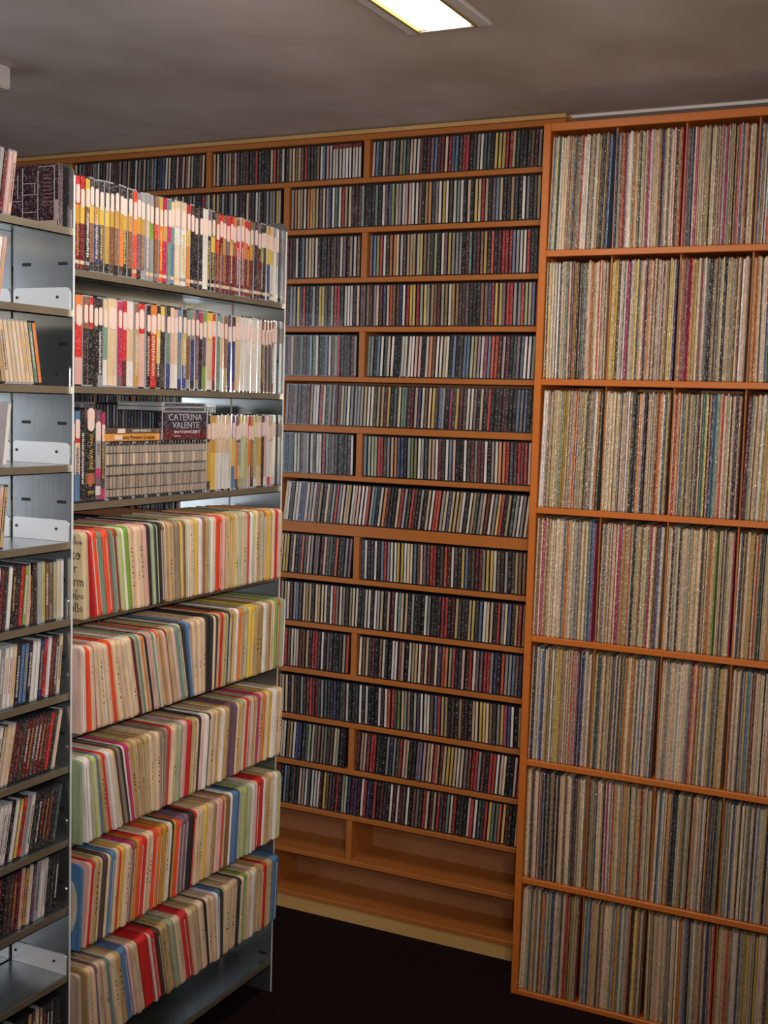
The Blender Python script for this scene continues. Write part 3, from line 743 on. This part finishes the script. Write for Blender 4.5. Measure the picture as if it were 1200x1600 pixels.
# things laid on the jewel cases
zt = z3+.118+.0008
def laid(y0, y1, z, h, col, lab, cat, name, D=.132, xf=-1.60):
    me = MB(); me.box(-(y1-y0)/2, (y1-y0)/2, 0, D, 0, h, lin(col)); me_ = bevel(me.mesh(name, ['dvd']), .001, 1)
    o = link(name, me_); place(o, (y0+y1)/2, xf, z, 0); tag(o, lab, cat, 'boxes laid on the matching jewel cases'); return o
ya, yb = ypx(161, 680), ypx(254, 680)
bk = laid(ya, yb, zt, .0150, (226, 150, 62), 'orange book lying flat on the matching jewel cases', 'book', 'book')
text('lettering', "Tammy Wynette's Greatest", .0115, 'dark_text', bk, (.006, -.0006, .0075), (math.pi/2, 0, 0), .9)
mb = MB(); mb.box(-.012, .012, -.001, .0, .003, .012); o = link('sticker', mb.mesh('sticker', ['label']), bk, (-.055, 0, 0))
bk2 = laid(ya+.002, yb-.004, zt+.0156, .0105, (88, 62, 46), 'dark brown dvd case lying flat on the orange book', 'dvd', 'dvd_case')
text('lettering', 'TAMMY WYNETTE', .0075, 'white_text', bk2, (.02, -.0006, .005), (math.pi/2, 0, 0), 1)
mb = MB(); mb.box(-.012, .012, -.001, .0, .001, .010); o = link('sticker', mb.mesh('sticker', ['label']), bk2, (-.045, 0, 0))
# Caterina Valente box, face to the aisle
ya, yb = ypx(247, 660), ypx(318, 660)
if True:
    w_ = yb-ya; mb = MB(); mb.box(-w_/2, w_/2, 0, .012, 0, .062, lin((40, 34, 52)))
    o = link('concert_box', bevel(mb.mesh('concert_box', ['dvd']), .001)); place(o, (ya+yb)/2, -1.594, zt, 0)
    tag(o, 'dark concert dvd box with silver title lettering, face on above the jewel cases', 'dvd', 'boxes laid on the matching jewel cases')
    mb = MB(); mb.box(-w_/2+.003, w_/2-.002, -.0006, .0002, .002, .02, lin((96, 24, 34))); mb.box(-w_/2+.003, w_/2-.002, -.0006, .0002, .02, .028, lin((66, 26, 42))); link('cover_print', mb.mesh('cover_print', ['dvd']), o)
    mb = MB(); e = .0014
    mb.box(-w_/2, w_/2, -.0012, .0003, .0605, .062+.0002); mb.box(-w_/2, -w_/2+e, -.0012, .0003, 0, .0605); mb.box(w_/2-e, w_/2, -.0012, .0003, 0, .0605); link('silver_frame', mb.mesh('silver_frame', ['silver']), o)
    text('lettering', 'CATERINA', .0205, 'silver', o, (0, -.001, .049), (math.pi/2, 0, 0), 1.28)
    text('lettering', 'VALENTE', .0195, 'silver', o, (.002, -.001, .032), (math.pi/2, 0, 0), 1.22)
    text('lettering', 'IN CONCERT', .0085, 'white_text', o, (.008, -.001, .0175), (math.pi/2, 0, 0), 1.9)
    text('lettering', 'dvd video', .0035, 'white_text', o, (-.03, -.001, .009), (math.pi/2, 0, 0), 1.6)
    for i, dz in enumerate((.0630, .0728)):
        mb = MB(); mb.box(-w_/2+.004, w_/2-.002, 0, .12, 0, .0088); oo = link('compact_disc', bevel(mb.mesh('compact_disc', ['case_clear']), .001)); place(oo, (ya+yb)/2+.003, -1.599, zt+dz, 0)
        tag(oo, ['lower', 'upper'][i]+' clear jewel case lying flat on the concert box', 'compact disc', 'jewel cases lying on the concert box')
        mb = MB(); mb.box(-w_/2+.012, w_/2-.010, -.0006, .0004, .002, .0068, lin((60, 62, 70))); link('spine_card', mb.mesh('spine_card', ['dvd']), oo)
    # Willie Nelson lettering on the fourteenth case of the second shelf
for o in list(bpy.data.objects):
    if o.get('label', '').startswith('dvd case with dark grey spine and black top, 14th') or o.get('label', '').startswith('dvd case with black spine, 14th from the near end panel on the second') or ', 14th from the near end panel on the second steel' in o.get('label', ''):
        text('lettering', 'Willie Nelson', .0125, 'white_text', o, (0, -.0016, .07), (math.pi/2, math.pi/2, 0), .95); break

# near bay: compact discs ----------------------------------------------
BAY = [
 # shelf index, lean, last px, y px, codes listed from the far end panel towards the camera
 (0, .14, 22, 300, 'ppRaOr'),
 (1, .16, 6, 420, 'pwkmaa'),
 (2, -.17, 60, 560, 'OTcccccccttc'),
 (3, .12, 14, 660, 'waawwaaw'),
 (4, .12, 9, 770, 'tpvkkaac'),
 (5, .0, 98, 920, 'wcsGblannpgrkKwkRwawawc'),
 (6, .10, 96, 1040, 'cnRwrBwwKuuKcwwawkkwawcb'),
 (7, .21, 92, 1140, 'ckrkRRnRRnkRcctwrkknnRwa'),
 (8, .20, 96, 1270, 'qKkKkKkwarywKwwwKnkkRwca'),
 (9, .12, 90, 1390, 'KkKwwavwdcRRnnKRnbOkkwca'),
 (11, .05, 94, 1580, 'KKkKkGcntKKknwKkGcnt')]
land = {0: 'top', 1: 'second', 2: 'third', 3: 'fourth', 4: 'fifth', 5: 'sixth', 6: 'seventh', 7: 'eighth', 8: 'ninth', 9: 'tenth', 11: 'lowest'}
CBY = {}
for (si, ln, lpx, py, codes) in BAY:
    z = UZ[si]+.0006 if si < 12 else 0
    lim = (UZ[si-1] if si else TOP+.02)-.0155-.004-UZ[si]
    H = min(.118, lim*.97)
    ytop = onx(lpx, py, -1.602).y
    foot = ytop-.005-math.tan(ln)*H/2
    if si == 5: foot = Y1-.012
    foot = min(foot, Y1-.010-max(0, math.tan(ln))*H)
    for q, code in enumerate(codes):
        thick = .0101
        # the first two of the sixth shelf stand upright, the rest lean
        l2 = ln if si != 5 else (.0 if q < 9 else .09)
        if foot < 1.632: break
        txt = random.choice([None, 'w', 'k', 'r', 'd']) if random.random() < .6 else None
        if code == 'w' and txt == 'w': txt = 'k'
        jewel(foot, z+abs(math.sin(l2))*thick/2, code, f'compact disc, {CNAME[code]} spine, {ordn(q+1)} from the end panel, {land[si]} front bay shelf', f'discs on the {land[si]} shelf of the front bay', thick, l2, H, txt=txt)
        foot -= (thick+.0003)/math.cos(l2)+(.0012 if si == 5 and q == 8 else 0)
# disc box with its back cover facing the camera, at the end of the top shelf
mb = MB(); D = .128; H = .118
mb.box(-.006, .006, 0, D, 0, H, lin((58, 26, 34)))
o = link('compact_disc', bevel(mb.mesh('compact_disc', ['dvd']), .0008)); place(o, Y1-.016, -1.606, UZ[0]+.0008, .0)
tag(o, 'disc box with maroon back cover and silver line frames on the top front bay shelf', 'compact disc', 'discs on the top shelf of the front bay')
mb = MB()
def ln_(d0, d1, z0, z1): mb.box(-.0068, -.0059, d0, d1, z0, z1)
s_ = .0013
ln_(.010, .010+s_, .012, .112); ln_(.010, .050, .112, .112+s_); ln_(.050, .050+s_, .012, .106)
ln_(.050, .088, .028, .028+s_); ln_(.050, .088, .061, .061+s_); ln_(.058, .088, .082, .082+s_); ln_(.058, .058+s_, .064, .082)
ln_(.088, .088+s_, .010, .112); ln_(.088, .122, .050, .050+s_); ln_(.100, .100+s_, .055, .1)
link('silver_frame', mb.mesh('silver_frame', ['silver']), o)
mb = MB(); mb.box(-.0066, -.0058, .004, .075, .002, .012, lin((196, 170, 160))); mb.box(-.0066, -.0058, .002, .009, .012, .05, lin((190, 168, 160)))
for i in range(9):
    zz = .04+i*.007; mb.box(-.0066, -.0058, .018, .018+random.uniform(.012, .024), zz, zz+.0012, lin((150, 110, 110)))
mb.box(-.0066, -.0058, .110, .118, .012, .024, lin((190, 170, 170)))
link('cover_print', mb.mesh('cover_print', ['dvd']), o)

# rear side of the steel shelving: backs of cases seen through the gaps
def stock_row(y0, y1, z, H, xf, pop, wd=.0105, D=.135):
    y = y0
    while y+wd < y1:
        code = random.choice(pop); V, Fs, mi = spine_item(wd*.95, D, H, None, None, .0012, .004)
        T = Matrix(((0, 1, 0, xf), (-1, 0, 0, y+wd/2), (0, 0, 1, z+.0005), (0, 0, 0, 1)))
        col = lin(jit(PAL[code], 15)); n0 = len(V)
        cd_stock.add(V, Fs, [(.03, .032, .036) if m_ == 0 else col for m_ in mi], mi, T)
        # printed strip on the side turned to the aisle
        cd_stock.box(xf+D, xf+D+.0006, y+.002, y+wd-.003, z+.008, z+H-.004, lin(jit((120, 126, 140), 40)), 1)
        y += wd+random.uniform(0, .0006)
for i, z in enumerate(TZ):
    if i > 2: continue
    stock_row(Y1+.006, Y2-.05, z, .196 if i < 3 else .19, XR+.008, 'akuBwKKkq')
for i, z in enumerate(UZ):
    if i in (1, 3, 4, 10): continue
    stock_row(1.45, Y1-.02 if i not in (0, 2) else 1.76, z, .118, XR+.008, 'akKKwbcnR')
o = link('compact_discs', cd_stock.mesh('compact_discs', ['case_dark', 'cd_attr'])); tag(o, 'remaining compact discs filling the orange disc shelving and the back of the steel shelving', 'compact discs', None, 'stuff')
print('COUNTS', n_cd, n_lp, n_s, len(bpy.data.objects))
